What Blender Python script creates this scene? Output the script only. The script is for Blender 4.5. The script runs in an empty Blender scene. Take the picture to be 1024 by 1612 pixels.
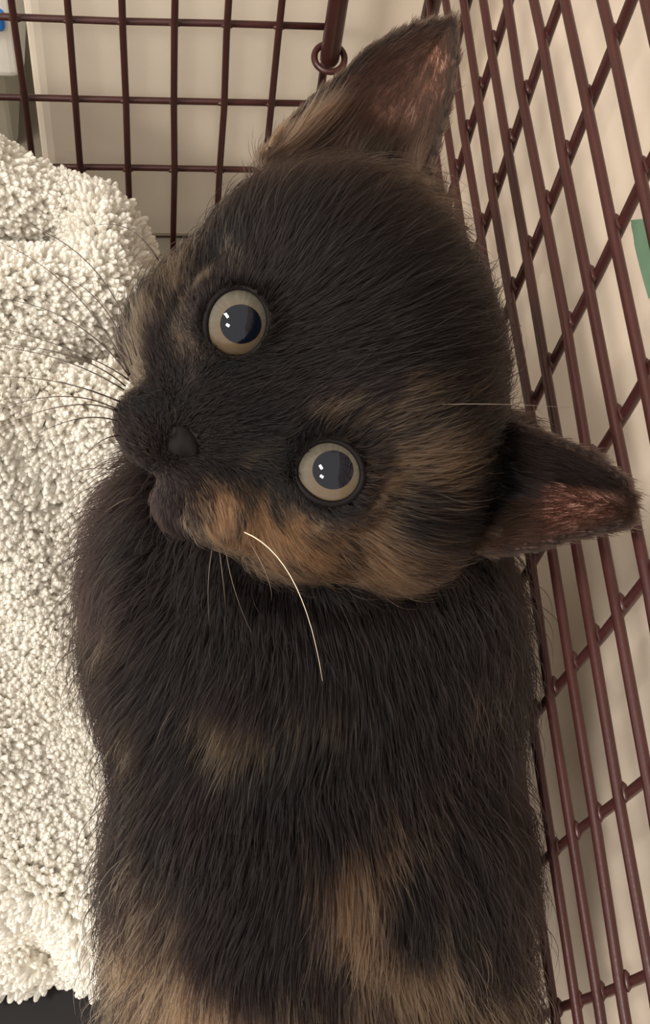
import bpy, math
import numpy as np
from mathutils import Matrix, Vector

rng = np.random.default_rng(7)
S = 0.1                     # one model unit = 10 cm
CAM_H = 5.15                # camera height above the cage tray, in units
FPX = 2083.2                # focal length in pixels of a 1024 x 1612 frame
# camera axes in world space: right, up, back
CR = np.array([[0.9915, -0.0721, 0.1082], [0.0175, 0.8986, 0.4384], [-0.1288, -0.4328, 0.8922]])
CR[0] /= np.linalg.norm(CR[0]); CR[2] -= CR[0] * CR[0].dot(CR[2]); CR[2] /= np.linalg.norm(CR[2])
CR[1] = np.cross(CR[2], CR[0])

# ------------------------------------------------------------------ camera, world, lights
sc = bpy.context.scene
COL = sc.collection
cam = bpy.data.cameras.new('camera')
cam.sensor_fit = 'AUTO'; cam.sensor_width = 36.0
cam.lens = FPX / 1612 * 36.0
cam.clip_start = 0.01
cam_o = bpy.data.objects.new('camera', cam); COL.objects.link(cam_o)
m = Matrix.Identity(4)
for i in range(3):
    for j in range(3):
        m[j][i] = CR[i][j]
m[0][3], m[1][3], m[2][3] = 0, 0, CAM_H * S
cam_o.matrix_world = m
sc.camera = cam_o

w = bpy.data.worlds.new('room_light'); sc.world = w; w.use_nodes = True
w.node_tree.nodes['Background'].inputs[0].default_value = (1.0, 0.95, 0.885, 1)
w.node_tree.nodes['Background'].inputs[1].default_value = 1.12

def area(name, loc, target, size, size_y, power, color):
    l = bpy.data.lights.new(name, 'AREA'); l.shape = 'RECTANGLE'; l.size = size; l.size_y = size_y
    l.energy = power; l.color = color
    o = bpy.data.objects.new(name, l); COL.objects.link(o); o.location = loc
    d = Vector(target) - Vector(loc)
    o.rotation_euler = d.to_track_quat('-Z', 'Y').to_euler()
    return o
area('ceiling_lamp', (-1.02, -1.10, 1.72), (0.03, 0.13, 0.27), 0.36, 0.26, 13, (1.0, 0.945, 0.865))
area('ceiling_lamp_far', (-1.05, -0.28, 2.05), (0.0, 0.2, 0.2), 0.44, 0.22, 31, (1.0, 0.945, 0.865))
vs = sc.view_settings
sc.display_settings.display_device = 'sRGB'
vs.view_transform = 'Standard'; vs.look = 'None'; vs.gamma = 1.0; vs.use_curve_mapping = False
vs.exposure = 0.58

# ------------------------------------------------------------------ helpers
def P(px, py, d):                       # camera-frame point on a line of sight, at axial depth d (units)
    return np.array([(px - 512) / FPX * d, (806 - py) / FPX * d, -d])
def c2w(v):                             # camera frame (units) -> world metres
    v = np.asarray(v, float)
    r = (v @ CR) * S
    r[..., 2] += CAM_H * S
    return r
def u2w(v):                             # room axes centred on the camera (units) -> world metres
    v = np.array(v, float) * S
    v[..., 2] += CAM_H * S
    return v
def srgb(r, g, b):
    c = np.array([r, g, b]) / 255.0
    return np.where(c <= 0.04045, c / 12.92, ((c + 0.055) / 1.055) ** 2.4)

def tag(o, label=None, cat=None, group=None, kind=None):
    if label: o['label'] = label
    if cat: o['category'] = cat
    if group: o['group'] = group
    if kind: o['kind'] = kind
    return o
def empty(name, loc):
    o = bpy.data.objects.new(name, None); COL.objects.link(o); o.location = loc
    o.empty_display_size = 0.02
    return o
def link(o, parent=None):
    COL.objects.link(o)
    if parent is not None:
        o.parent = parent
        bpy.context.view_layer.update()
        o.matrix_parent_inverse = parent.matrix_world.inverted()
    return o
def mesh_obj(name, V, F, mat, parent=None, smooth=True):
    me = bpy.data.meshes.new(name)
    me.from_pydata([tuple(map(float, v)) for v in V], [], [tuple(map(int, f)) for f in F])
    if smooth:
        me.polygons.foreach_set('use_smooth', [True] * len(me.polygons))
    me.update()
    if mat: me.materials.append(mat)
    return link(bpy.data.objects.new(name, me), parent)

def tube(pts, rad, n=8, closed=False, cap=True):
    pts = np.asarray(pts, float); k = len(pts)
    rad = np.broadcast_to(np.asarray(rad, float), (k,))
    t = np.gradient(pts, axis=0)
    if closed: t = np.roll(pts, -1, 0) - np.roll(pts, 1, 0)
    t /= np.linalg.norm(t, axis=1)[:, None]
    ref = np.array([0.31, 0.2, 0.93])
    if abs(t[0] @ ref) > 0.9: ref = np.array([1.0, 0.1, 0])
    V = []; a = ref - t[0] * (ref @ t[0]); a /= np.linalg.norm(a)
    for i in range(k):
        a = a - t[i] * (a @ t[i]); a /= np.linalg.norm(a); b = np.cross(t[i], a)
        for j in range(n):
            th = 2 * math.pi * j / n
            V.append(pts[i] + rad[i] * (math.cos(th) * a + math.sin(th) * b))
    F = []
    for i in range(k if closed else k - 1):
        i2 = (i + 1) % k
        for j in range(n):
            j2 = (j + 1) % n
            F.append((i * n + j, i * n + j2, i2 * n + j2, i2 * n + j))
    if cap and not closed:
        F.append(tuple(range(n - 1, -1, -1))); F.append(tuple(range((k - 1) * n, k * n)))
    return V, F
def box(lo, hi):
    (x0, y0, z0), (x1, y1, z1) = lo, hi
    V = [(x0, y0, z0), (x1, y0, z0), (x1, y1, z0), (x0, y1, z0), (x0, y0, z1), (x1, y0, z1), (x1, y1, z1), (x0, y1, z1)]
    return V, [(0, 3, 2, 1), (4, 5, 6, 7), (0, 1, 5, 4), (1, 2, 6, 5), (2, 3, 7, 6), (3, 0, 4, 7)]
def merge(*vf):
    V, F = [], []
    for v, f in vf:
        o = len(V); V += list(v); F += [tuple(i + o for i in q) for q in f]
    return V, F
def add_bevel(o, wdt, seg=3):
    b = o.modifiers.new('bevel', 'BEVEL'); b.width = wdt; b.segments = seg; b.limit_method = 'ANGLE'

def material(name, color, rough=0.6, spec=0.5, noise=None, bump=None, coat=0.0, sheen=0.0):
    mt = bpy.data.materials.new(name); mt.use_nodes = True
    nt = mt.node_tree; b = nt.nodes['Principled BSDF']
    b.inputs['Base Color'].default_value = (*color, 1)
    b.inputs['Roughness'].default_value = rough
    b.inputs['Specular IOR Level'].default_value = spec
    b.inputs['Coat Weight'].default_value = coat
    b.inputs['Coat Roughness'].default_value = 0.03
    b.inputs['Sheen Weight'].default_value = sheen
    tc = nt.nodes.new('ShaderNodeTexCoord')
    if noise:
        scale, amt = noise
        n = nt.nodes.new('ShaderNodeTexNoise'); n.inputs['Scale'].default_value = scale; n.inputs['Detail'].default_value = 5
        nt.links.new(tc.outputs['Object'], n.inputs['Vector'])
        r = nt.nodes.new('ShaderNodeValToRGB')
        r.color_ramp.elements[0].position = 0.3; r.color_ramp.elements[1].position = 0.7
        r.color_ramp.elements[0].color = (*[c * (1 - amt) for c in color], 1)
        r.color_ramp.elements[1].color = (*[min(1, c * (1 + amt)) for c in color], 1)
        nt.links.new(n.outputs['Fac'], r.inputs['Fac']); nt.links.new(r.outputs['Color'], b.inputs['Base Color'])
    if bump:
        scale, st, dist = bump
        n = nt.nodes.new('ShaderNodeTexNoise'); n.inputs['Scale'].default_value = scale; n.inputs['Detail'].default_value = 6
        nt.links.new(tc.outputs['Object'], n.inputs['Vector'])
        bp = nt.nodes.new('ShaderNodeBump'); bp.inputs['Strength'].default_value = st; bp.inputs['Distance'].default_value = dist
        nt.links.new(n.outputs['Fac'], bp.inputs['Height']); nt.links.new(bp.outputs['Normal'], b.inputs['Normal'])
    return mt
def attr_color(mt, attr, socket='Base Color', shader='Principled BSDF'):
    nt = mt.node_tree
    a = nt.nodes.new('ShaderNodeAttribute'); a.attribute_name = attr
    nt.links.new(a.outputs['Color'], nt.nodes[shader].inputs[socket])

M_wire = material('brown_coated_wire', srgb(55, 28, 26), 0.34, 0.32, (60, 0.14), (900, 0.15, 0.0004))
M_tray = material('dark_plastic', srgb(15, 11, 11), 0.6, 0.2)
M_wall = material('beige_wall', srgb(219, 206, 189), 0.8, 0.2, (9, 0.025), (600, 0.08, 0.0004))
M_grey = material('grey_green_wall', srgb(166, 160, 144), 0.85, 0.2, (9, 0.03))
M_floor = material('grey_floor', srgb(120, 112, 100), 0.8, 0.2, (12, 0.05))
M_box = material('white_plastic', srgb(236, 232, 224), 0.4)
M_blue = material('blue_plastic', srgb(30, 116, 205), 0.4)
M_paper = material('off_white_paper', srgb(216, 199, 181), 0.75, 0.2, (7, 0.03), (250, 0.1, 0.0005))
M_green = material('green_print', srgb(118, 148, 122), 0.7, 0.2, (40, 0.12))
M_towel = material('towel_weave', srgb(226, 216, 196), 0.9, 0.1)

# ------------------------------------------------------------------ the setting
o = mesh_obj('floor', *box(u2w((-9, -4, -5.4)), u2w((4, 9, -5.15))), M_floor, smooth=False); tag(o, kind='structure')
o = mesh_obj('wall_back', *box(u2w((-0.455, 3.95, -5.15)), u2w((3.0, 4.25, 1.5))), M_wall, smooth=False); tag(o, kind='structure')
add_bevel(o, 0.006)
o = mesh_obj('wall_rear', *box(u2w((-9, 5.6, -5.15)), u2w((4, 5.9, 5))), M_grey, smooth=False); tag(o, kind='structure')

# ------------------------------------------------------------------ wire cage
STEP = 0.1858; WR = 0.0132
XR, YB = 1.0, 3.647
cage = empty('wire_cage', u2w((-0.5, 1.2, -5.1)))
tag(cage, 'brown coated wire cage with small rectangular mesh around the kitten', 'cage')
zt, zb, y0 = -0.2, -5.0, -0.9
side = mesh_obj('side_panel', *merge(
    tube(u2w([(XR + 0.02, YB, zb), (XR + 0.02, YB, zt)]), 0.031 * S, 12),
    tube(u2w([(XR + 0.02, YB, zb), (XR + 0.02, y0, zb)]), 0.031 * S, 12)), M_wire, cage)
def wire(name, a, b, beads, parent, n=9):
    a = np.array(a, float); b = np.array(b, float)
    k = max(2, int(np.linalg.norm(b - a) / 0.35) + 1)
    pts = a + np.linspace(0, 1, k)[:, None] * (b - a)
    j = rng.normal(0, 0.0022, pts.shape); j[0] = j[-1] = 0
    parts = [tube(u2w(pts + j), WR * S, n)]
    for q in beads:                                   # weld beads where two wires cross
        d = (b - a) / np.linalg.norm(b - a)
        s = np.linspace(-1, 1, 7)
        parts.append(tube(u2w(np.array(q) + s[:, None] * d * 0.024), (0.002 + 0.0088 * np.sqrt(1 - s * s * 0.999)) * S, 8))
    return mesh_obj(name, *merge(*parts), M_wire, parent)
Yv = [2.886 - 2 * STEP * v for v in range(-2, 11)]
Yv = [y for y in Yv if y < YB - 0.03]
Zh = [-2.4145 - STEP * k for k in range(-11, 14)]
for z in Zh:
    wire('horizontal_wire', (XR, y0, z), (XR, YB, z), [(XR + WR, y, z) for y in Yv], side)
for y in Yv:
    wire('vertical_wire', (XR + 2 * WR, y, zt), (XR + 2 * WR, y, zb), [], side)
back = mesh_obj('back_panel', *merge(
    tube(u2w([(-0.45 + 6 * STEP, YB, zb), (-0.45 + 6 * STEP, YB, zt)]), 0.016 * S, 10),
    tube(u2w([(XR + 0.02, YB + .02, zb), (-2.4, YB + .02, zb)]), 0.031 * S, 12)), M_wire, cage)
ZB = [-3.499 - 0.3896 * j for j in range(-3, 3)]
XB = [-0.450 + STEP * i for i in range(-10, 6)]
for z in ZB:
    wire('horizontal_wire', (-2.4, YB, z), (-0.45 + 6 * STEP, YB, z), [(x, YB - .01, z) for x in XB[6:]], back)
for x in XB:
    wire('vertical_wire', (x, YB - 2 * WR, zb), (x, YB - 2 * WR, zt), [], back)
rx = -0.45 + 6 * STEP + 0.006
mesh_obj('hinge_rod', *tube(u2w([(rx, YB - 0.055, -3.62), (rx, YB - 0.055, -3.60), (rx, YB - 0.055, zt)]), np.array([0.028, 0.036, 0.036]) * S, 14), M_wire, cage)
th = np.linspace(0, 2 * math.pi, 28, endpoint=False)
mesh_obj('ring', *tube(u2w(np.stack([rx + 0.056 * np.cos(th), YB - 0.05 + 0.056 * np.sin(th), -3.60 + 0.012 * np.sin(th)], 1)), 0.0125 * S, 8, closed=True), M_wire, cage)
mesh_obj('tray', *merge(box(u2w((-2.4, y0, -5.12)), u2w((XR, YB, -5.05))),
                        box(u2w((-2.44, y0, -5.12)), u2w((-2.38, YB, -4.95))), box(u2w((-2.4, y0 - .05, -5.12)), u2w((XR, y0, -4.95)))), M_tray, cage, smooth=False)

# ------------------------------------------------------------------ things outside the cage
nx, ny = 40, 80
ys = np.linspace(-1.6, 4.3, ny); zs = np.linspace(-5.14, 0.6, nx)
V, F = [], []
for a in (0, 1):
    for y in ys:
        for z in zs:
            cr = 0.018 * math.sin(1.7 * y + 0.8 * z) + 0.010 * math.sin(3.1 * z - 1.3 * y)
            for (cy, cz, sl, h) in ((2.0, -2.9, 0.10, .018), (3.1, -2.3, -0.05, .02), (1.2, -3.3, 1.6, .016), (2.6, -2.2, 3.5, .016)):
                dd = ((z - cz) - sl * (y - cy)) / math.hypot(1, sl)
                cr += h * math.exp(-(dd / 0.05) ** 2)
            V.append(u2w((1.30 + cr + 0.012 * a, y, z)))
N1 = nx * ny
for i in range(ny - 1):
    for j in range(nx - 1):
        q = (i * nx + j, i * nx + j + 1, (i + 1) * nx + j + 1, (i + 1) * nx + j)
        F.append(q); F.append(tuple(N1 + k for k in reversed(q)))
sheet = mesh_obj('paper_sheet', V, F, M_paper)
tag(sheet, 'large creased off-white sheet with a green patch, standing beyond the right cage side', 'paper sheet')
# flat green print on the sheet, seen at the right edge of the photograph
V, F = [], []
for i in range(9):
    for j in range(9):
        u, v = i / 8, j / 8
        y = 2.275 - 0.30 * u - 0.105 * v; z = -2.855 + 0.05 * u + (0.14 + .3 * u) * v * (1 - .2 * u)
        cr = 0.018 * math.sin(1.7 * y + 0.8 * z) + 0.010 * math.sin(3.1 * z - 1.3 * y)
        for (cy, cz, sl, h) in ((2.0, -2.9, 0.10, .018), (3.1, -2.3, -0.05, .02), (1.2, -3.3, 1.6, .016), (2.6, -2.2, 3.5, .016)):
            dd = ((z - cz) - sl * (y - cy)) / math.hypot(1, sl)
            cr += h * math.exp(-(dd / 0.05) ** 2)
        V.append(u2w((1.294 + cr, y, z)))
for i in range(8):
    for j in range(8):
        F.append((i * 9 + j, i * 9 + j + 1, (i + 1) * 9 + j + 1, (i + 1) * 9 + j))
o = mesh_obj('printed_patch', V, F, M_green, sheet); o['label'] = 'green printed patch'
pb = empty('plastic_box', u2w((-1.1, 4.8, -5.15)))
tag(pb, 'white plastic box with a blue button, behind the cage at upper left', 'box')
o = mesh_obj('housing', *box(u2w((-1.9, 4.4, -4.60)), u2w((-0.535, 5.2, -3.9))), M_box, pb, smooth=False); add_bevel(o, 0.006, 4)
o = mesh_obj('base', *box(u2w((-1.8, 4.5, -5.15)), u2w((-0.62, 5.1, -4.60))), M_grey, pb, smooth=False); add_bevel(o, 0.004)
o = mesh_obj('button', *box(u2w((-0.80, 4.37, -4.29)), u2w((-0.588, 4.42, -4.17))), M_blue, pb, smooth=False); add_bevel(o, 0.003)
o['label'] = 'blue square button'

# ------------------------------------------------------------------ towel: a bunched terry cloth, built as a height field
def smooth(e0, e1, x):
    t = np.clip((x - e0) / (e1 - e0), 0, 1); return t * t * (3 - 2 * t)
def seg_dist(X, Y, a, b):
    ax, ay = a; bx, by = b; dx, dy = bx - ax, by - ay
    t = np.clip(((X - ax) * dx + (Y - ay) * dy) / (dx * dx + dy * dy), 0, 1)
    return np.hypot(X - ax - t * dx, Y - ay - t * dy)
def towel_h(X, Y):
    h = -4.46 + 0.42 * smooth(1.6, 2.8, Y)                               # rises towards the back of the cage
    h = h + 0.32 * smooth(-0.15, -0.9, X) * smooth(0.35, 1.2, Y)          # banked up on the left
    h = h + 0.22 * smooth(0.25, -0.25, X) * smooth(1.2, 2.4, Y)
    h = h + 0.20 * np.exp(-(seg_dist(X, Y, (-1.2, 3.02), (-0.08, 2.92)) / 0.17) ** 2)     # top roll
    h = h - 0.36 * np.exp(-(seg_dist(X, Y, (-0.58, 2.72), (-0.33, 2.83)) / 0.07) ** 2)  # pocket under the roll
    h = h + 0.12 * np.exp(-(seg_dist(X, Y, (-1.2, 2.50), (-0.10, 2.73)) / 0.11) ** 2)     # second roll
    h = h - 0.32 * np.exp(-(seg_dist(X, Y, (-0.27, 2.46), (-0.03, 2.62)) / 0.062) ** 2)
    h = h + 0.09 * np.exp(-(seg_dist(X, Y, (-1.2, 1.95), (-0.1, 2.25)) / 0.17) ** 2)
    h = h - 0.24 * np.exp(-(seg_dist(X, Y, (-0.85, 0.72), (-0.37, 0.68)) / 0.06) ** 2)
    h = h - 0.18 * np.exp(-(seg_dist(X, Y, (-0.42, 0.72), (-0.25, 0.50)) / 0.05) ** 2)
    h = h + 0.03 * np.sin(3.1 * X + 1.7 * Y) + 0.022 * np.sin(5.3 * Y - 2.2 * X + 1) + 0.014 * np.sin(11 * X + 7 * Y) + 0.012 * np.sin(13 * Y - 9 * X)
    f = np.hypot((X - 0.42) / 0.64, (Y - 0.75) / 1.15)                    # pressed flat where the kitten sits
    h = h + (np.minimum(h, -4.44) - h) * smooth(1.15, 0.92, f)
    right = 0.93 - 0.90 * smooth(1.9, 2.5, Y)
    e = np.minimum(np.minimum(X + 2.2, right - X), np.minimum(Y - 0.60, 3.30 - Y))   # rolled-under hem
    fall = 1 - np.sqrt(np.clip(1 - (1 - np.clip(e, 0, 0.22) / 0.22) ** 2, 0, 1))
    return np.maximum(h - (h + 5.03) * fall, -5.03)
tx = np.linspace(-2.2, 0.93, 160); ty = np.linspace(0.60, 3.30, 160)
TX, TY = np.meshgrid(tx, ty, indexing='ij')
TZ = towel_h(TX, TY)
TV = np.stack([TX, TY, TZ], -1).reshape(-1, 3)
nt_ = len(ty)
TF = [(i * nt_ + j, (i + 1) * nt_ + j, (i + 1) * nt_ + j + 1, i * nt_ + j + 1) for i in range(len(tx) - 1) for j in range(nt_ - 1)]
towel = mesh_obj('towel', u2w(TV), TF, M_towel)
tag(towel, 'fluffy cream-white terry towel bunched up beside the kitten on the cage tray', 'towel')

def curves_obj(name, pts, radii, color, mat, parent):
    n, k = pts.shape[:2]
    hc = bpy.data.hair_curves.new(name)
    hc.add_curves([k] * n)
    hc.attributes['position'].data.foreach_set('vector', pts.astype(np.float32).ravel())
    ra = hc.attributes.get('radius') or hc.attributes.new('radius', 'FLOAT', 'POINT')
    ra.data.foreach_set('value', np.broadcast_to(radii, (n, k)).astype(np.float32).ravel())
    ca = hc.attributes.new('strand_color', 'FLOAT_COLOR', 'CURVE')
    ca.data.foreach_set('color', np.concatenate([color, np.ones((n, 1))], 1).astype(np.float32).ravel())
    hc.materials.append(mat)
    return link(bpy.data.objects.new(name, hc), parent)

M_loop = material('terry_loops', srgb(238, 230, 213), 0.7, 0.25)
attr_color(M_loop, 'strand_color')
nt = M_loop.node_tree; tl = nt.nodes.new('ShaderNodeBsdfTranslucent'); mx = nt.nodes.new('ShaderNodeMixShader'); mx.inputs[0].default_value = 0.45
for nd in nt.nodes:
    if nd.type == 'ATTRIBUTE': nt.links.new(nd.outputs['Color'], tl.inputs['Color'])
nt.links.new(nt.nodes['Principled BSDF'].outputs[0], mx.inputs[1]); nt.links.new(tl.outputs[0], mx.inputs[2])
nt.links.new(mx.outputs[0], nt.nodes['Material Output'].inputs['Surface'])
n = 76000
lx = rng.uniform(-1.1, 0.35, n); ly = rng.uniform(0.60, 3.30, n)
lz = towel_h(lx, ly); e = 1e-3
g = np.stack([-(towel_h(lx + e, ly) - lz) / e, -(towel_h(lx, ly + e) - lz) / e, np.ones(n)], 1)
g = np.clip(g, -4, 4); g /= np.linalg.norm(g, axis=1)[:, None]
root = np.stack([lx, ly, lz], 1)
d = g + rng.normal(0, 0.24, (n, 3)) + 0.5 * np.stack([np.sin(9 * lx + 4 * ly) - .35, np.sin(7 * ly - 5 * lx) - .35, 0 * lx], 1); d /= np.linalg.norm(d, axis=1)[:, None]
sd = np.cross(d, rng.normal(size=(n, 3))); sd /= np.linalg.norm(sd, axis=1)[:, None]
L = rng.uniform(0.05, 0.09, n)[:, None]; Wd = rng.uniform(0.004, 0.009, n)[:, None]
val = np.exp(-(seg_dist(lx, ly, (-0.58, 2.72), (-0.33, 2.83)) / 0.075) ** 2) + np.exp(-(seg_dist(lx, ly, (-0.27, 2.46), (-0.03, 2.62)) / 0.07) ** 2) \
    + np.exp(-(seg_dist(lx, ly, (-0.85, 0.72), (-0.37, 0.68)) / 0.06) ** 2) + np.exp(-(seg_dist(lx, ly, (-0.42, 0.72), (-0.25, 0.50)) / 0.05) ** 2)
L = L * (1 - 0.65 * np.clip(val, 0, 1))[:, None]              # the pile is flattened in the folds
prof = [(-.5, -.1), (-1.0, .45), (-.8, .85), (0, 1.05), (.8, .85), (1.0, .45), (.5, -.1)]
lp = np.stack([root + d * L * b + sd * Wd * a for a, b in prof], 1)
tint = rng.uniform(0.92, 1.05, (n, 1)) * np.array([srgb(238, 234, 226)])
curves_obj('terry_pile', u2w(lp), np.full((1, 7), 0.0070 * S), np.clip(tint, 0, .93), M_loop, towel)['kind'] = 'stuff'

# ------------------------------------------------------------------ kitten: one continuous body from a distance field
LO = np.array([-0.78, -1.55, -4.75]); HI = np.array([0.78, 1.15, -2.36]); H = 0.0125
dims = np.ceil((HI - LO) / H).astype(int) + 1
ax = [(LO[i] + H * np.arange(dims[i])).astype(np.float32) for i in range(3)]
GX, GY, GZ = np.meshgrid(*ax, indexing='ij', sparse=True)
def sd_ell(c, r, R=None):
    x, y, z = GX - np.float32(c[0]), GY - np.float32(c[1]), GZ - np.float32(c[2])
    if R is not None:
        R = np.asarray(R, np.float32)
        x, y, z = (x * R[0, 0] + y * R[0, 1] + z * R[0, 2], x * R[1, 0] + y * R[1, 1] + z * R[1, 2], x * R[2, 0] + y * R[2, 1] + z * R[2, 2])
    k0 = np.sqrt((x / r[0]) ** 2 + (y / r[1]) ** 2 + (z / r[2]) ** 2)
    return ((k0 - 1) * np.float32(min(r) * 0.5 + np.mean(r) * 0.5)).astype(np.float32)
def sd_cap(a, b, ra, rb):
    a = np.asarray(a, np.float32); b = np.asarray(b, np.float32); ab = b - a
    x, y, z = GX - a[0], GY - a[1], GZ - a[2]
    t = np.clip((x * ab[0] + y * ab[1] + z * ab[2]) / float(ab @ ab), 0, 1)
    return (np.sqrt((x - t * ab[0]) ** 2 + (y - t * ab[1]) ** 2 + (z - t * ab[2]) ** 2) - (ra + t * (rb - ra))).astype(np.float32)
def smin(a, b, k):
    h = np.clip(0.5 + 0.5 * (b - a) / k, 0, 1)
    return b + (a - b) * h - k * h * (1 - h)

e2 = np.array([0.52, -0.854, 0]); u2 = np.array([0.854, 0.52, 0]); c2 = np.array([0, 0, 1.0])
HR = np.stack([e2, u2, c2])
H0 = P(505, 606, 2.87)
EYE = [P(374, 508, 2.640), P(520, 743, 2.640)]
ER = 0.086
NOSE = P(286, 697, 2.572)
def head_field():
    d = sd_ell(H0, (0.345, 0.335, 0.33), HR)
    d = smin(d, sd_ell(P(520, 520, 2.78), (0.27, 0.25, 0.23), HR), 0.10)            # forehead
    d = smin(d, sd_cap(P(300, 688, 2.655), P(450, 615, 2.72), 0.085, 0.15), 0.10)   # bridge of the nose
    d = smin(d, sd_ell(P(244, 672, 2.66), (0.075, 0.068, 0.085), HR), 0.05)         # whisker pads
    d = smin(d, sd_ell(P(338, 786, 2.66), (0.085, 0.068, 0.085), HR), 0.05)
    d = smin(d, sd_ell(P(292, 788, 2.72), (0.062, 0.058, 0.070), HR), 0.04)         # chin
    d = smin(d, sd_ell(P(305, 535, 2.80), (0.11, 0.13, 0.15), HR), 0.09)            # cheeks
    d = smin(d, sd_ell(P(465, 792, 2.80), (0.12, 0.14, 0.15), HR), 0.09)
    d = smin(d, sd_ell(P(610, 795, 2.88), (0.13, 0.14, 0.15), HR), 0.09)
    d = smin(d, sd_ell(P(550, 345, 3.10), (0.16, 0.10, 0.12), np.stack([np.array([.95, -.3, 0]), np.array([.3, .95, 0]), c2])), 0.08)   # ear roots
    d = smin(d, sd_ell(P(735, 745, 3.04), (0.12, 0.12, 0.12), HR), 0.08)
    m_ = sd_cap(P(262, 748, 2.585), P(330, 822, 2.66), 0.014, 0.010)                # mouth line
    d = -smin(-d, m_, 0.02)
    for s in (-1, 1):
        q = EYE[0] if s < 0 else EYE[1]
        d = smin(d, (np.sqrt((GX - q[0]) ** 2 + (GY - q[1]) ** 2 + (GZ - q[2]) ** 2) - (ER + 0.012)).astype(np.float32), 0.03)
    return d
def body_field():
    d = sd_cap(P(520, 800, 3.18), P(480, 1010, 3.42), 0.28, 0.40)
    d = smin(d, sd_ell(P(492, 1030, 3.42), (0.42, 0.45, 0.40)), 0.12)
    d = smin(d, sd_ell(P(500, 1380, 3.42), (0.43, 0.75, 0.42)), 0.12)
    d = smin(d, sd_ell(P(510, 1650, 3.42), (0.425, 0.55, 0.44)), 0.12)
    d = smin(d, sd_ell(P(318, 930, 3.40), (0.175, 0.31, 0.28)), 0.08)       # near shoulder and chest
    return d
def w2c_u(v): return np.asarray(v, float) @ CR.T
def legs_field():
    d = None
    for (x, y) in ((0.10, 1.50), (0.62, 1.52)):
        for a, b, ra, rb in (((x, y - .05, -3.5), (x, y, -4.0), .15, .105), ((x, y, -4.0), (x, y + .02, -4.28), .105, .09), ((x, y + .02, -4.30), (x, y + .16, -4.30), .095, .09)):
            q = sd_cap(w2c_u(a), w2c_u(b), ra, rb); d = q if d is None else smin(d, q, 0.06)
    return d
EARS = [
    dict(poly=[(400, 262), (440, 205), (500, 148), (560, 88), (608, 46), (660, 22), (706, 12), (727, 24), (727, 90), (714, 160), (692, 240), (668, 330), (600, 400), (480, 380)],
         base=(560, 310), tip=(710, 35), d0=2.88, d1=2.97),
    dict(poly=[(750, 655), (800, 655), (850, 672), (900, 694), (945, 722), (975, 755), (986, 790), (980, 826), (945, 840), (890, 853), (835, 872), (770, 880), (700, 830), (690, 730)],
         base=(760, 770), tip=(975, 800), d0=2.86, d1=2.68)]
def poly_sd(poly, X, Y):
    d = np.full(X.shape, 1e9, np.float32); ins = np.zeros(X.shape, bool)
    n = len(poly)
    for i in range(n):
        ax_, ay_ = poly[i]; bx, by = poly[(i + 1) % n]
        dx, dy = bx - ax_, by - ay_
        t = np.clip(((X - ax_) * dx + (Y - ay_) * dy) / (dx * dx + dy * dy), 0, 1)
        d = np.minimum(d, (X - ax_ - t * dx) ** 2 + (Y - ay_ - t * dy) ** 2)
        c = ((ay_ > Y) != (by > Y)) & (X < dx * (Y - ay_) / (dy if dy else 1e-9) + ax_)
        ins ^= c
    d = np.sqrt(d)
    return np.where(ins, -d, d)
def ear_frame(E, pts=None):
    """shell distance, inner distance, signed depth from the shell's middle, for camera-frame points"""
    b = P(*E['base'], E['d0']); t = P(*E['tip'], E['d1'])
    dm = 0.5 * (E['d0'] + E['d1'])
    ey = t - b; Lz = ey[2]; ey2 = ey[:2]; L2 = ey2 @ ey2
    x, y, z = pts
    s = ((x - b[0]) * ey2[0] + (y - b[1]) * ey2[1]) / L2
    zc = b[2] + np.clip(s, -0.4, 1.05) * Lz
    px = x / dm * FPX + 512; py = 806 - y / dm * FPX
    p2 = poly_sd(E['poly'], px, py) * dm / FPX
    inn = np.clip(-p2, 0, 0.13) / 0.13
    zc = zc - E.get('cup', 0.13) * (1 - (1 - inn) ** 2)
    return p2, z - zc, s
def ear_field(E):
    X, Y, Z = np.broadcast_arrays(GX, GY, GZ)
    dm = 0.5 * (E['d0'] + E['d1'])
    pp = np.array([[(a - 512) / FPX * dm, (806 - b_) / FPX * dm] for a, b_ in E['poly']])
    ix = (np.searchsorted(ax[0], pp[:, 0].min() - .06), np.searchsorted(ax[0], pp[:, 0].max() + .06))
    iy = (np.searchsorted(ax[1], pp[:, 1].min() - .06), np.searchsorted(ax[1], pp[:, 1].max() + .06))
    sl = (slice(*ix), slice(*iy), slice(None))
    p2, dz, s = ear_frame(E, (X[sl], Y[sl], Z[sl]))
    thk = 0.026 - 0.006 * np.clip(s, 0, 1)
    a = p2 + 0.012; b_ = np.abs(dz) - thk
    d = np.minimum(np.maximum(a, b_), 0) + np.hypot(np.maximum(a, 0), np.maximum(b_, 0)) - 0.008
    return sl, d.astype(np.float32)
def smin_max(F, q):                                      # open the lids towards the front
    axis = -q / np.linalg.norm(q)
    return np.maximum(F, -sd_cap(q + axis * 0.055, q + axis * 0.30, 0.060, 0.10))
FH = head_field(); FB = smin(body_field(), legs_field(), 0.06)
FIELD = smin(FH, FB, 0.05)
for E in EARS:
    sl, d = ear_field(E)
    FIELD[sl] = smin(FIELD[sl], d, 0.035)
for q in EYE:
    FIELD = smin_max(FIELD, q)
    FIELD = np.maximum(FIELD, -(np.sqrt((GX - q[0]) ** 2 + (GY - q[1]) ** 2 + (GZ - q[2]) ** 2) - (ER + 0.004)))

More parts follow.
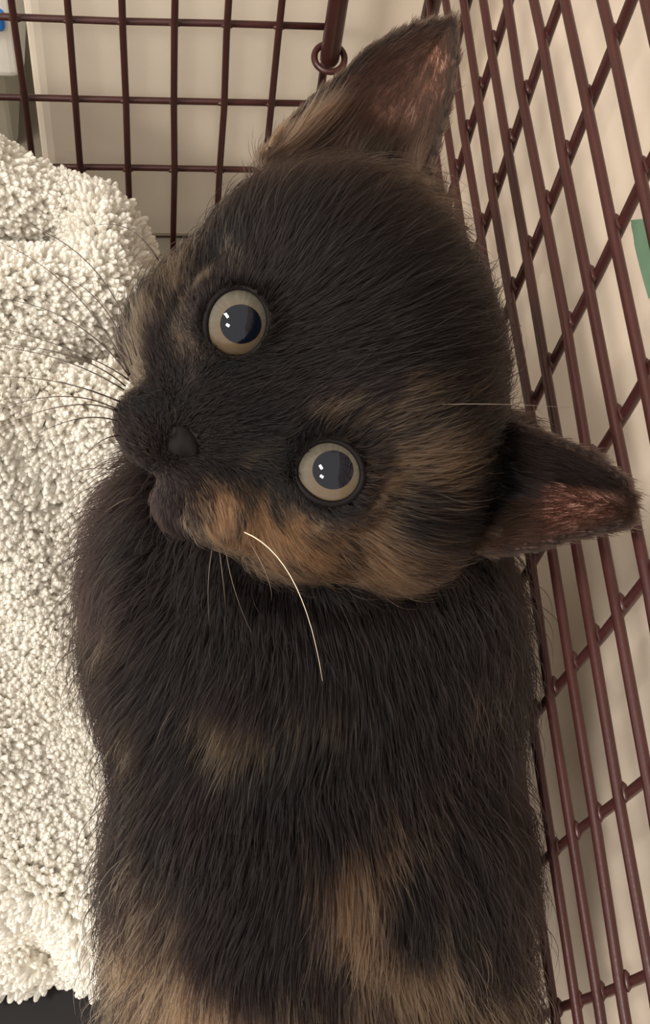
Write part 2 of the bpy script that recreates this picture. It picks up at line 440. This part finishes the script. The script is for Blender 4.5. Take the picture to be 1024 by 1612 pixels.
def surface_nets(F, lo, h):
    s = F < 0
    nx_, ny_, nz_ = F.shape
    cnt = np.zeros((nx_ - 1, ny_ - 1, nz_ - 1), np.int8)
    for i in (0, 1):
        for j in (0, 1):
            for k in (0, 1):
                cnt += s[i:nx_ - 1 + i, j:ny_ - 1 + j, k:nz_ - 1 + k]
    act = (cnt > 0) & (cnt < 8)
    ci = np.argwhere(act)
    idx = np.full(act.shape, -1, np.int64); idx[act] = np.arange(len(ci))
    acc = np.zeros((len(ci), 3)); num = np.zeros(len(ci))
    cor = [(i, j, k) for i in (0, 1) for j in (0, 1) for k in (0, 1)]
    val = {c: F[ci[:, 0] + c[0], ci[:, 1] + c[1], ci[:, 2] + c[2]] for c in cor}
    for c in cor:
        for a in range(3):
            if c[a]: continue
            c_ = list(c); c_[a] = 1; c_ = tuple(c_)
            v0, v1 = val[c], val[c_]
            x = (v0 < 0) != (v1 < 0)
            t = np.where(x, v0 / np.where(x, v0 - v1, 1), 0)
            p = np.tile(np.array(c, float), (len(ci), 1)); p[:, a] = t
            acc += p * x[:, None]; num += x
    V = lo + h * (ci + acc / num[:, None])
    quads = []
    for a in range(3):
        b, c = (a + 1) % 3, (a + 2) % 3
        s0 = np.moveaxis(s, (a, b, c), (0, 1, 2)); id0 = np.moveaxis(idx, (a, b, c), (0, 1, 2))
        e_ = np.argwhere(s0[:-1, 1:-1, 1:-1] != s0[1:, 1:-1, 1:-1]); e_[:, 1:] += 1
        q = np.stack([id0[e_[:, 0], e_[:, 1] - 1, e_[:, 2] - 1], id0[e_[:, 0], e_[:, 1], e_[:, 2] - 1], id0[e_[:, 0], e_[:, 1], e_[:, 2]], id0[e_[:, 0], e_[:, 1] - 1, e_[:, 2]]], 1)
        flip = ~s0[e_[:, 0], e_[:, 1], e_[:, 2]]
        q[flip] = q[flip][:, ::-1]
        quads.append(q)
    return V, np.concatenate(quads)
BV, BQ = surface_nets(FIELD, LO, H)
ed = np.unique(np.sort(np.concatenate([BQ[:, [i, (i + 1) % 4]] for i in range(4)]), 1), axis=0)
for _ in range(2):                                     # light smoothing
    a_ = np.zeros_like(BV); c_ = np.zeros(len(BV))
    for i, j in ((0, 1), (1, 0)):
        for k in range(3): a_[:, k] += np.bincount(ed[:, i], BV[ed[:, j], k], len(BV))
        c_ += np.bincount(ed[:, i], minlength=len(BV))
    BV = 0.5 * BV + 0.5 * a_ / c_[:, None]
fn = np.cross(BV[BQ[:, 2]] - BV[BQ[:, 0]], BV[BQ[:, 3]] - BV[BQ[:, 1]])
BN = np.zeros_like(BV)
for i in range(4):
    for k in range(3): BN[:, k] += np.bincount(BQ[:, i], fn[:, k], len(BV))
BN /= np.linalg.norm(BN, axis=1)[:, None] + 1e-12

# regions (head, body, ears) looked up in the fields
def samp(F, p):
    i = np.clip(np.round((p - LO) / H).astype(int), 0, np.array(F.shape) - 1)
    return F[i[:, 0], i[:, 1], i[:, 2]]
def ear_info(p):
    w_ = []
    for E in EARS:
        p2, dz, s = ear_frame(E, (p[:, 0], p[:, 1], p[:, 2]))
        on = (p2 < 0.02) & (np.abs(dz) < 0.055) & (samp(FH, p) > 0.012)
        w_.append((on, p2, dz, s))
    return w_

# coat markings: soft blotches anchored on the body (place, radius, colour, share of hairs)
DARK = srgb(17, 9, 7)
BLOBS = [  # px, py, depth, radius in px, colour, weight
    (345, 795, 2.62, 48, (176, 128, 84), .95), (400, 835, 2.68, 70, (168, 122, 76), .95), (470, 868, 2.72, 75, (160, 114, 68), .9), (555, 870, 2.76, 80, (150, 110, 70), .85), (640, 885, 2.85, 60, (160, 125, 88), .75),
    (610, 780, 2.66, 75, (128, 98, 66), .75), (615, 700, 2.62, 58, (138, 106, 72), .8), (600, 625, 2.6, 34, (122, 92, 58), .7), (545, 650, 2.58, 30, (150, 118, 82), .65), (490, 650, 2.58, 22, (140, 108, 78), .5), (440, 690, 2.58, 22, (140, 108, 72), .4),
    (535, 818, 2.62, 34, (172, 138, 104), .85), (405, 720, 2.56, 26, (120, 88, 54), .55),
    (300, 500, 2.65, 32, (170, 136, 102), .6), (315, 560, 2.62, 32, (150, 115, 80), .55), (250, 540, 2.72, 66, (132, 110, 88), .75), (225, 600, 2.72, 44, (136, 112, 88), .7), (265, 430, 2.75, 70, (122, 102, 82), .75), (330, 330, 2.85, 80, (124, 104, 82), .7), (400, 300, 2.85, 60, (110, 92, 74), .55), (360, 425, 2.62, 28, (158, 128, 104), .7), (405, 430, 2.62, 16, (165, 140, 115), .6), (420, 330, 2.72, 55, (70, 58, 48), .4),
    (430, 225, 2.90, 42, (230, 188, 142), 1.0), (470, 235, 2.90, 34, (190, 142, 102), .95), (395, 250, 2.92, 25, (180, 150, 110), .6),
    (655, 300, 2.92, 30, (150, 122, 92), .75), (550, 300, 2.88, 60, (98, 82, 66), .45), (790, 620, 2.95, 34, (100, 76, 50), .4),
    (730, 865, 2.88, 34, (140, 118, 84), .55), (700, 890, 2.88, 28, (150, 130, 98), .5),
    (175, 1150, 3.25, 48, (140, 114, 86), .95), (285, 1120, 3.15, 36, (118, 96, 68), .85), (365, 1088, 3.05, 36, (122, 98, 68), .9), (440, 1070, 3.05, 34, (116, 92, 62), .8), (505, 1058, 3.05, 30, (100, 76, 54), .65), (260, 975, 3.15, 40, (90, 74, 60), .6), (200, 940, 3.2, 60, (62, 52, 44), .4),
    (725, 1050, 3.05, 44, (116, 84, 54), .85), (760, 1100, 3.05, 40, (104, 76, 50), .75),
    (185, 1460, 3.2, 70, (225, 174, 125), 0.95), (250, 1520, 3.1, 90, (217, 171, 125), 0.88), (340, 1545, 3.05, 90, (192, 148, 104), 0.66), (240, 1612, 3.1, 90, (204, 158, 115), 0.73), (450, 1580, 3.02, 80, (179, 135, 92), 0.61), (500, 1640, 3.02, 60, (212, 143, 89), 0.77),
    (575, 1400, 3.02, 62, (179, 133, 89), 0.79), (560, 1310, 3.02, 60, (148, 110, 74), 0.68), (620, 1500, 3.02, 90, (153, 120, 87), 0.79), (700, 1600, 3.05, 110, (158, 128, 97), 0.83), (800, 1500, 3.2, 70, (117, 97, 79), 0.61), (300, 1380, 3.08, 90, (125, 102, 79), 0.66), (690, 1250, 3.02, 70, (84, 61, 46), 0.44),
]
def vnoise(p, scale, seed):
    q = p * scale; i = np.floor(q).astype(np.int64); f = q - i; f = f * f * (3 - 2 * f)
    def hsh(a):
        h = (a[:, 0] * 73856093) ^ (a[:, 1] * 19349663) ^ (a[:, 2] * 83492791) ^ (seed * 2654435761)
        h = (h ^ (h >> 13)) * 1274126177 & 0x7fffffff
        return ((h ^ (h >> 16)) & 0xffff) / 65535.0
    r = 0
    for dx in (0, 1):
        for dy in (0, 1):
            for dz in (0, 1):
                wgt = (f[:, 0] if dx else 1 - f[:, 0]) * (f[:, 1] if dy else 1 - f[:, 1]) * (f[:, 2] if dz else 1 - f[:, 2])
                r = r + wgt * hsh(i + np.array([dx, dy, dz]))
    return r
def u2_(u): return (u * 7.31) % 1.0
def coat(p, u):
    """colour of each hair rooted at p, u = a random number per hair"""
    tot = np.full(len(p), 1e-6); colr = np.zeros((len(p), 3)); keep = np.ones(len(p))
    warp = np.stack([vnoise(p, 9, 11), vnoise(p, 9, 12), vnoise(p, 9, 13)], 1) - .5
    pw = p + 0.09 * warp
    for (px, py, d, r, cc, wt) in BLOBS:
        c = P(px, py, d); rr = r * d / FPX
        dv = pw - c; dv[:, 2] *= 0.6
        g_ = wt * np.exp(-(np.einsum('ij,ij->i', dv, dv) / (rr * rr)) ** 1.3)
        colr += g_[:, None] * srgb(*cc); tot += g_; keep *= 1 - g_
    tan = colr / tot[:, None]
    tan = 0.72 * tan + 0.28 * tan.mean(1)[:, None] * np.array([1.05, 1, .92])
    wgt = 1 - keep
    st = vnoise(p * np.array([1, .3, 1]), 30, 5) * 0.42 + 0.2 * vnoise(p * np.array([1, .3, 1]), 75, 6) + 0.38 * u
    st = np.clip((st - .5) * 1.7 + .5, 0, 1)
    pick = smooth(st - 0.12, st + 0.12, wgt * .84) * (0.55 + .45 * u2_(u))
    base = DARK * (0.8 + 0.55 * vnoise(p, 14, 3))[:, None]
    return base * (1 - pick[:, None]) + tan * pick[:, None] * (0.34 + 0.28 * u[:, None])

M_skin = material('kitten_skin', DARK, 0.75, 0.2); attr_color(M_skin, 'skin_color')
kit = empty('kitten', c2w(P(480, 1200, 3.8)))
tag(kit, 'small black and tan tortoiseshell kitten looking up with a tilted head', 'kitten')
BVw = c2w(BV)
bm_ = mesh_obj('body', BVw, BQ, M_skin, kit)
ei = ear_info(BV)
skin = coat(BV, np.full(len(BV), .5)) * 0.8
PINK = [(690, 95, 34, (182, 138, 120), .9), (685, 130, 30, (178, 134, 116), .8), (600, 165, 70, (150, 108, 96), .8), (540, 190, 60, (132, 92, 82), .8), (515, 235, 26, (200, 150, 130), .9), (570, 120, 60, (104, 72, 62), .7), (640, 200, 50, (104, 80, 68), .6), (480, 250, 30, (150, 100, 78), .6),
        (845, 800, 70, (168, 122, 112), .9), (910, 800, 42, (178, 132, 122), .9), (780, 790, 34, (184, 140, 126), .9), (830, 850, 40, (160, 120, 108), .85), (890, 745, 50, (96, 70, 60), .6), (935, 800, 30, (150, 112, 100), .8)]
for E, (on, p2, dz, s) in zip(EARS, ei):
    inner = on * smooth(-0.012, 0.02, dz)
    dm = 0.5 * (E['d0'] + E['d1'])
    px = BV[:, 0] / -BV[:, 2] * FPX + 512; py = 806 - BV[:, 1] / -BV[:, 2] * FPX
    c = np.tile(srgb(66, 46, 40), (len(BV), 1)); 
    for (qx, qy, r, cc, wt) in PINK:
        g_ = np.exp(-(((px - qx) ** 2 + (py - qy) ** 2) / r ** 2)) * wt
        c = c * (1 - g_[:, None]) + srgb(*cc) * g_[:, None]
    f = inner * smooth(0.0, 0.045, -p2)
    c = c * np.array([.74, .80, .82])
    skin = skin * (1 - f[:, None]) + c * f[:, None]
for q, r_ in ((EYE[0], .125), (EYE[1], .125), (NOSE, .07)):      # dark skin round the eyes and the nose
    f = smooth(r_, r_ * .8, np.linalg.norm(BV - q, axis=1))[:, None]
    skin = skin * (1 - f) + DARK * f
lipd = np.linalg.norm(BV - P(264, 772, 2.63), axis=1)
f = np.exp(-(lipd / 0.022) ** 2)[:, None] * .6
skin = skin * (1 - f) + srgb(140, 105, 100) * f
ca = bm_.data.color_attributes.new('skin_color', 'FLOAT_COLOR', 'POINT')
ca.data.foreach_set('color', np.concatenate([skin, np.ones((len(skin), 1))], 1).astype(np.float32).ravel())

# eyes: ball, iris and pupil as caps of one sphere, and the dark lid rim
M_ball = material('eye_dark', srgb(34, 24, 22), 0.12, 0.6)
M_pupil = material('pupil', srgb(7, 8, 17), 0.04, 0.28)
M_lid = material('eyelid', srgb(10, 6, 6), 0.6, 0.1)
M_iris = material('iris', srgb(140, 130, 104), 0.10, 0.3)
nt = M_iris.node_tree; bs = nt.nodes['Principled BSDF']
at_ = nt.nodes.new('ShaderNodeAttribute'); at_.attribute_name = 'iris_color'
nt.links.new(at_.outputs['Color'], bs.inputs['Base Color'])
def cap(center, axis, r, a0, a1, nr, ns, stretch=(1, 1), up=None):
    axis = axis / np.linalg.norm(axis)
    up = np.array([0, 1.0, 0]) if up is None else up
    x = np.cross(up, axis); x /= np.linalg.norm(x); y = np.cross(axis, x)
    V, F = [], []
    for i in range(nr + 1):
        for j in range(ns):
            th_ = 2 * math.pi * j / ns
            a = a0 + (a1 - a0) * i / nr
            sx, sy = stretch
            a = a * math.sqrt((math.cos(th_) * sx) ** 2 + (math.sin(th_) * sy) ** 2)
            V.append(center + r * (math.cos(a) * axis + math.sin(a) * (math.cos(th_) * x + math.sin(th_) * y)))
    for i in range(nr):
        for j in range(ns):
            j2 = (j + 1) % ns
            F.append((i * ns + j, (i + 1) * ns + j, (i + 1) * ns + j2, i * ns + j2))
    return np.array(V), F
D2R = math.pi / 180
for k, q in enumerate(EYE):
    axis = -q / np.linalg.norm(q)
    ax_ir = axis + np.array([0.02, -0.01, 0]); ax_pu = axis + (np.array([0.085, -0.035, 0]) if k == 0 else np.array([0.07, 0.05, 0]))
    ball = mesh_obj('eyeball', *[c2w(v) if i == 0 else v for i, v in enumerate(cap(q, axis, ER, 0.001, 3.14, 40, 48))], M_ball, kit)
    vi, fi = cap(q, ax_ir, ER + 0.0008, 0.01, 49 * D2R, 16, 64)
    ir = mesh_obj('iris', c2w(vi), fi, M_iris, ball)
    an = np.tile(np.arange(64) / 64 * 2 * math.pi, 17); rr = np.repeat(np.arange(17) / 16, 64)
    fib = 0.5 + 0.18 * np.sin(an * 23 + 3 * np.sin(an * 5)) + 0.14 * np.sin(an * 37 + 1.3) + rng.normal(0, .06, len(an))
    c = srgb(76, 72, 62) * (0.75 + 0.4 * fib)[:, None]
    inner = smooth(0.75, 0.55, rr)[:, None]
    c = c * (1 - .35 * inner) + srgb(78, 60, 40) * .35 * inner
    low = smooth(0.01, -0.06, vi[:, 1] - q[1])[:, None]; c = c * (1 - .55 * low) + srgb(78, 58, 38) * .55 * low
    c = c * (1 - 0.8 * smooth(.9, 1.0, rr))[:, None]
    ca = ir.data.color_attributes.new('iris_color', 'FLOAT_COLOR', 'POINT')
    ca.data.foreach_set('color', np.concatenate([c, np.ones((len(c), 1))], 1).astype(np.float32).ravel())
    vp, fp = cap(q, ax_pu, ER + 0.0018, 0.002, 26 * D2R, 8, 48, (1.04, .98))
    mesh_obj('pupil', c2w(vp), fp, M_pupil, ball)
    # lid rim follows an almond opening
    thl = np.linspace(0, 2 * math.pi, 48, endpoint=False)
    x = np.cross([0, 1.0, 0], axis); x /= np.linalg.norm(x); y = np.cross(axis, x)
    al = (-0.25 if k == 0 else 0.9); aw, ah = ((44.5, 52) if k == 0 else (44, 48))
    ring = []
    for t in thl:
        a = math.radians(aw) * math.cos(t); b = math.radians(ah) * math.sin(t)
        pw = math.hypot(a, b) * (1 + (0.10 * max(0, math.cos(t - (4.3 if k == 0 else 2.35))) ** 8))
        dirx = (a * math.cos(al) - b * math.sin(al)); diry = (a * math.sin(al) + b * math.cos(al)); nn = math.hypot(dirx, diry)
        ring.append(q + (ER + 0.002) * (math.cos(pw) * axis + math.sin(pw) * (dirx / nn * x + diry / nn * y)))
    mesh_obj('eyelid', *tube(c2w(np.array(ring)), 0.0085 * S, 8, closed=True), M_lid, kit)

# nose pad with two nostrils
M_nose = material('nose_leather', srgb(16, 12, 12), 0.8, 0.12, (300, .2), (1500, .3, .0004))
V, F = [], []
nu, nv = 18, 12
for i in range(nv + 1):
    for j in range(nu):
        a = math.pi * i / nv; b = 2 * math.pi * j / nu
        lx_, ly_, lz_ = math.sin(a) * math.cos(b), math.sin(a) * math.sin(b), math.cos(a)
        wd = 0.038 * (0.72 + 0.35 * (ly_ + 0.4))                              # wider at the top
        p = NOSE + e2 * lx_ * max(wd, 0.018) + u2 * ly_ * 0.028 + c2 * lz_ * 0.020
        for sgn in (-1, 1):
            nd = math.hypot(lx_ * wd - sgn * 0.026, ly_ * 0.034 + 0.006)
            p = p - c2 * 0.016 * math.exp(-(nd / 0.011) ** 2) * (lz_ > 0)
        V.append(p)
for i in range(nv):
    for j in range(nu):
        F.append((i * nu + j, (i + 1) * nu + j, (i + 1) * nu + (j + 1) % nu, i * nu + (j + 1) % nu))
mesh_obj('nose', c2w(np.array(V)), F, M_nose, kit)

# ------------------------------------------------------------------ fur
def grow(N):
    tri = np.concatenate([BQ[:, [0, 1, 2]], BQ[:, [0, 2, 3]]])
    A, B, C = BV[tri[:, 0]], BV[tri[:, 1]], BV[tri[:, 2]]
    ar = 0.5 * np.linalg.norm(np.cross(B - A, C - A), axis=1)
    cen = (A + B + C) / 3; nrm = BN[tri].mean(1)
    view = np.einsum('ij,ij->i', nrm, -cen) / np.linalg.norm(cen, axis=1)
    wt = ar * np.clip(0.45 + view * 1.5, 0.10, 1.0)
    wt[cen[:, 1] < -1.35] *= 0.2
    wt[samp(FH, cen) < 0.03] *= 1.9
    t = rng.choice(len(tri), N, p=wt / wt.sum())
    r1 = np.sqrt(rng.random(N)); r2 = rng.random(N)
    b0, b1, b2 = 1 - r1, r1 * (1 - r2), r1 * r2
    T = tri[t]
    p = BV[T[:, 0]] * b0[:, None] + BV[T[:, 1]] * b1[:, None] + BV[T[:, 2]] * b2[:, None]
    nn = BN[T[:, 0]] * b0[:, None] + BN[T[:, 1]] * b1[:, None] + BN[T[:, 2]] * b2[:, None]
    nn /= np.linalg.norm(nn, axis=1)[:, None]
    keep = np.ones(N, bool)
    # bare places: the eye openings, the nose pad
    for q in EYE:
        axis = -q / np.linalg.norm(q); v = p - q
        h_ = v @ axis; rad = np.linalg.norm(v - h_[:, None] * axis, axis=1)
        keep &= ~((rad < 0.0675) & (h_ > 0))
    keep &= np.linalg.norm((p - NOSE) * np.array([1, 1, .7]), axis=1) > 0.027
    hd, bd = samp(FH, p), samp(FB, p)
    wh = smooth(0.06, -0.06, hd - bd)                   # 1 on the head, 0 on the body
    ears = ear_info(p)
    on_ear = np.zeros(N, bool); inner = np.zeros(N); ear_flow = np.zeros((N, 3)); es = np.zeros(N)
    for E, (on, p2, dz, s) in zip(EARS, ears):
        on_ear |= on
        inn = on & (dz > 0.004) & (p2 < -0.014)
        inner = np.where(inn, smooth(0.012, 0.03, -p2), inner)
        f_ = P(*E['tip'], E['d1']) - P(*E['base'], E['d0']); f_ /= np.linalg.norm(f_)
        ear_flow[on] = f_; es = np.where(on, s, es)
    flp = ears[1][0] & (p[:, 1] > P(800, 752, 2.78)[1] - 0.10 * (p[:, 0] - P(850, 752, 2.78)[0]))
    keep &= ~((inner > 0.5) & ~flp & (rng.random(N) > np.where(es < 0.25, 0.9, 0.30)))
    # lie of the coat
    fh = p - (NOSE + np.array([0.0, 0.0, -0.10])); dn = np.linalg.norm(fh, axis=1); fh /= dn[:, None]
    for q in EYE:
        v = p - q; v[:, 2] *= .3; r_ = np.linalg.norm(v, axis=1)
        fh += (v / (r_[:, None] + 1e-6)) * np.clip(1.5 * np.exp(-((r_ - 0.07) / 0.045)), 0, 2.2)[:, None] * 0.8
    chin = np.exp(-(np.linalg.norm(p - P(300, 800, 2.7), axis=1) / 0.12) ** 2)
    fh += chin[:, None] * np.array([0.1, -1.2, 0])
    cc = P(500, 1000, 3.3)
    fb = np.stack([1.15 * (p[:, 0] - cc[0]), np.full(N, -1.0), np.zeros(N)], 1)
    left = smooth(-0.15, -0.45, p[:, 0]) * smooth(-0.75, -0.3, p[:, 1])
    fb += left[:, None] * np.array([-0.15, 0.2, -0.2])
    fl = wh[:, None] * fh + (1 - wh)[:, None] * fb
    fl = np.where(on_ear[:, None], ear_flow + 0.25 * fh, fl)
    wob = np.stack([vnoise(p, 7, 21), vnoise(p, 7, 22), vnoise(p, 7, 23)], 1) - .5
    fl = fl + wob * np.where(on_ear, .3, .55 + .25 * (1 - wh))[:, None] + rng.normal(0, 0.17, (N, 3))
    tg = fl - nn * np.einsum('ij,ij->i', fl, nn)[:, None]; tg /= np.linalg.norm(tg, axis=1)[:, None] + 1e-9
    # length and lift
    Lh = 0.030 + 0.095 * smooth(0.08, 0.50, dn)
    Lb = 0.172
    Ln = wh * Lh + (1 - wh) * Lb
    Ln = np.where(on_ear, np.where(inner > .5, np.where(es < .22, .15, .060), 0.040), Ln)
    for q in EYE:
        r_ = np.linalg.norm(p - q, axis=1); Ln *= 0.40 + 0.60 * smooth(0.085, 0.19, r_)
    a_, b_ = P(420, 262, 2.84), P(672, 322, 2.84)                        # tufts in front of the upper ear
    tt = np.clip((p - a_) @ (b_ - a_) / ((b_ - a_) @ (b_ - a_)), 0, 1); dt = np.linalg.norm((p - a_ - tt[:, None] * (b_ - a_)) * np.array([1, 1, .6]), axis=1)
    tuft = np.exp(-(dt / 0.09) ** 2) * (~on_ear)
    Ln *= 1 + 0.9 * tuft
    Ln = Ln * rng.uniform(0.5, 1.2, N) * np.where(rng.random(N) < .06, 1.35, 1)
    lift = np.where(on_ear, 0.30, 0.62 + 0.30 * (1 - wh)) * rng.uniform(0.4, 1.6, N)
    k = 5; s = np.linspace(0, 1, k)
    pos = np.stack([p - nn * 0.004 + Ln[:, None] * (nn * (lift * (1.35 * si - 0.75 * si * si))[:, None] + tg * (si * 0.62 + 0.30 * si * si)) for si in s], 1)
    # clumping: tips lean to the middle of their tuft
    for cell, pull in ((0.013, 0.34), (0.036, 0.11)):
        key = np.floor((p + rng.normal(0, cell * .22, p.shape)) / cell).astype(np.int64)
        _, inv = np.unique(key @ np.array([1, 10007, 100003 * 17]), return_inverse=True)
        inv = inv.ravel(); cn = np.bincount(inv)
        tip = pos[:, -1]
        mean = np.stack([np.bincount(inv, tip[:, i]) / cn for i in range(3)], 1)[inv]
        dv = mean - tip
        pos += dv[:, None, :] * (pull * s ** 1.5)[None, :, None]
    u = rng.random(N)
    colr = coat(p, u)
    tf = (tuft * (u < .75) * .75)[:, None]; colr = colr * (1 - tf) + tf * srgb(112, 94, 76) * (.25 + .6 * u)[:, None]
    colr = np.where(((inner > .5) | (on_ear & (es < .2)))[:, None], colr * .6 + .4 * srgb(92, 70, 58) * (0.3 + 1.1 * u)[:, None], colr)
    flap = (ears[1][0] & (p[:, 1] > P(800, 752, 2.78)[1] - 0.10 * (p[:, 0] - P(850, 752, 2.78)[0])))
    colr = np.where(flap[:, None], srgb(34, 26, 23) * (0.5 + .8 * u)[:, None], colr)
    colr = np.where((on_ear & (inner <= .5) & (es >= .2))[:, None], srgb(48, 38, 33) * (0.6 + .7 * u)[:, None], colr)
    wid = (0.00050 + 0.00045 * rng.random(N)) * np.where(wh > .5, 0.95, 1.2)
    rad = wid[:, None] * np.array([1.0, 1.0, 0.9, 0.65, 0.12])
    return pos[keep], rad[keep] * S, colr[keep]
M_fur = bpy.data.materials.new('fur'); M_fur.use_nodes = True
nt = M_fur.node_tree; nt.nodes.remove(nt.nodes['Principled BSDF'])
hb = nt.nodes.new('ShaderNodeBsdfHairPrincipled'); hb.model = 'CHIANG'; hb.parametrization = 'COLOR'
hb.inputs['Roughness'].default_value = 0.42; hb.inputs['Radial Roughness'].default_value = 0.55
hb.inputs['Coat'].default_value = 0.0; hb.inputs['IOR'].default_value = 1.24
at_ = nt.nodes.new('ShaderNodeAttribute'); at_.attribute_name = 'strand_color'
nt.links.new(at_.outputs['Color'], hb.inputs['Color'])
nt.links.new(hb.outputs['BSDF'], nt.nodes['Material Output'].inputs['Surface'])
fp_, fr_, fc_ = grow(560000)
curves_obj('fur', c2w(fp_), fr_, np.clip(fc_, 0.004, .9), M_fur, kit)['kind'] = 'stuff'

# ------------------------------------------------------------------ whiskers, each a tapering hair of its own
M_wd = material('dark_whisker', srgb(44, 31, 25), 0.45)
M_wl = material('pale_whisker', srgb(205, 188, 162), 0.35)
M_wm = material('brown_whisker', srgb(96, 82, 68), 0.4)
WH = [  # root px, middle px, tip px, root depth, tip depth, pale?
    ((215, 560), (135, 410), (-10, 340), 2.66, 2.75, 0), ((205, 590), (110, 455), (-15, 375), 2.66, 2.72, 0),
    ((204, 592), (110, 505), (-15, 468), 2.64, 2.62, 0), ((203, 598), (115, 552), (-15, 512), 2.64, 2.66, 0),
    ((198, 608), (110, 560), (-15, 541), 2.62, 2.60, 0), ((196, 614), (95, 566), (-15, 545), 2.62, 2.64, 0),
    ((192, 634), (90, 601), (-15, 594), 2.62, 2.58, 0), ((190, 632), (150, 618), (95, 600), 2.62, 2.60, 0),
    ((190, 648), (100, 624), (-10, 648), 2.62, 2.56, 0), ((190, 650), (110, 638), (0, 672), 2.62, 2.56, 0),
    ((190, 664), (120, 660), (40, 695), 2.62, 2.56, 0), ((190, 686), (160, 694), (130, 722), 2.63, 2.60, 0),
    ((250, 410), (205, 362), (150, 355), 2.78, 2.80, 0), ((208, 575), (160, 480), (90, 430), 2.66, 2.78, 0),
    ((385, 838), (462, 915), (508, 1072), 2.58, 2.55, 1), ((392, 852), (420, 905), (428, 945), 2.60, 2.62, 1),
    ((335, 860), (328, 920), (330, 985), 2.68, 2.72, 1), ((355, 860), (370, 930), (398, 1000), 2.68, 2.70, 1), ((345, 862), (352, 920), (356, 960), 2.68, 2.72, 1),
    ((212, 782), (190, 790), (165, 806), 2.68, 2.66, 1), ((640, 640), (760, 636), (900, 642), 2.60, 2.52, 1)]
for (a, b, c, d0, d1, pale) in WH:
    p0, p2_ = P(*a, d0), P(*c, d1); p1 = P(*b, 0.5 * (d0 + d1) - 0.03)
    t = np.linspace(0, 1, 14)[:, None]
    ctrl = 2 * p1 - 0.5 * (p0 + p2_)
    pts = (1 - t) ** 2 * p0 + 2 * t * (1 - t) * ctrl + t ** 2 * p2_
    thin = 0.6 if (pale and a[0] != 385) else 1.0
    mesh_obj('whisker', *tube(c2w(pts), (0.0013 if pale else 0.0017) * thin * (1 - 0.75 * t[:, 0]) * S, 5), M_wd if not pale else (M_wl if a[0] == 385 else M_wm), kit)
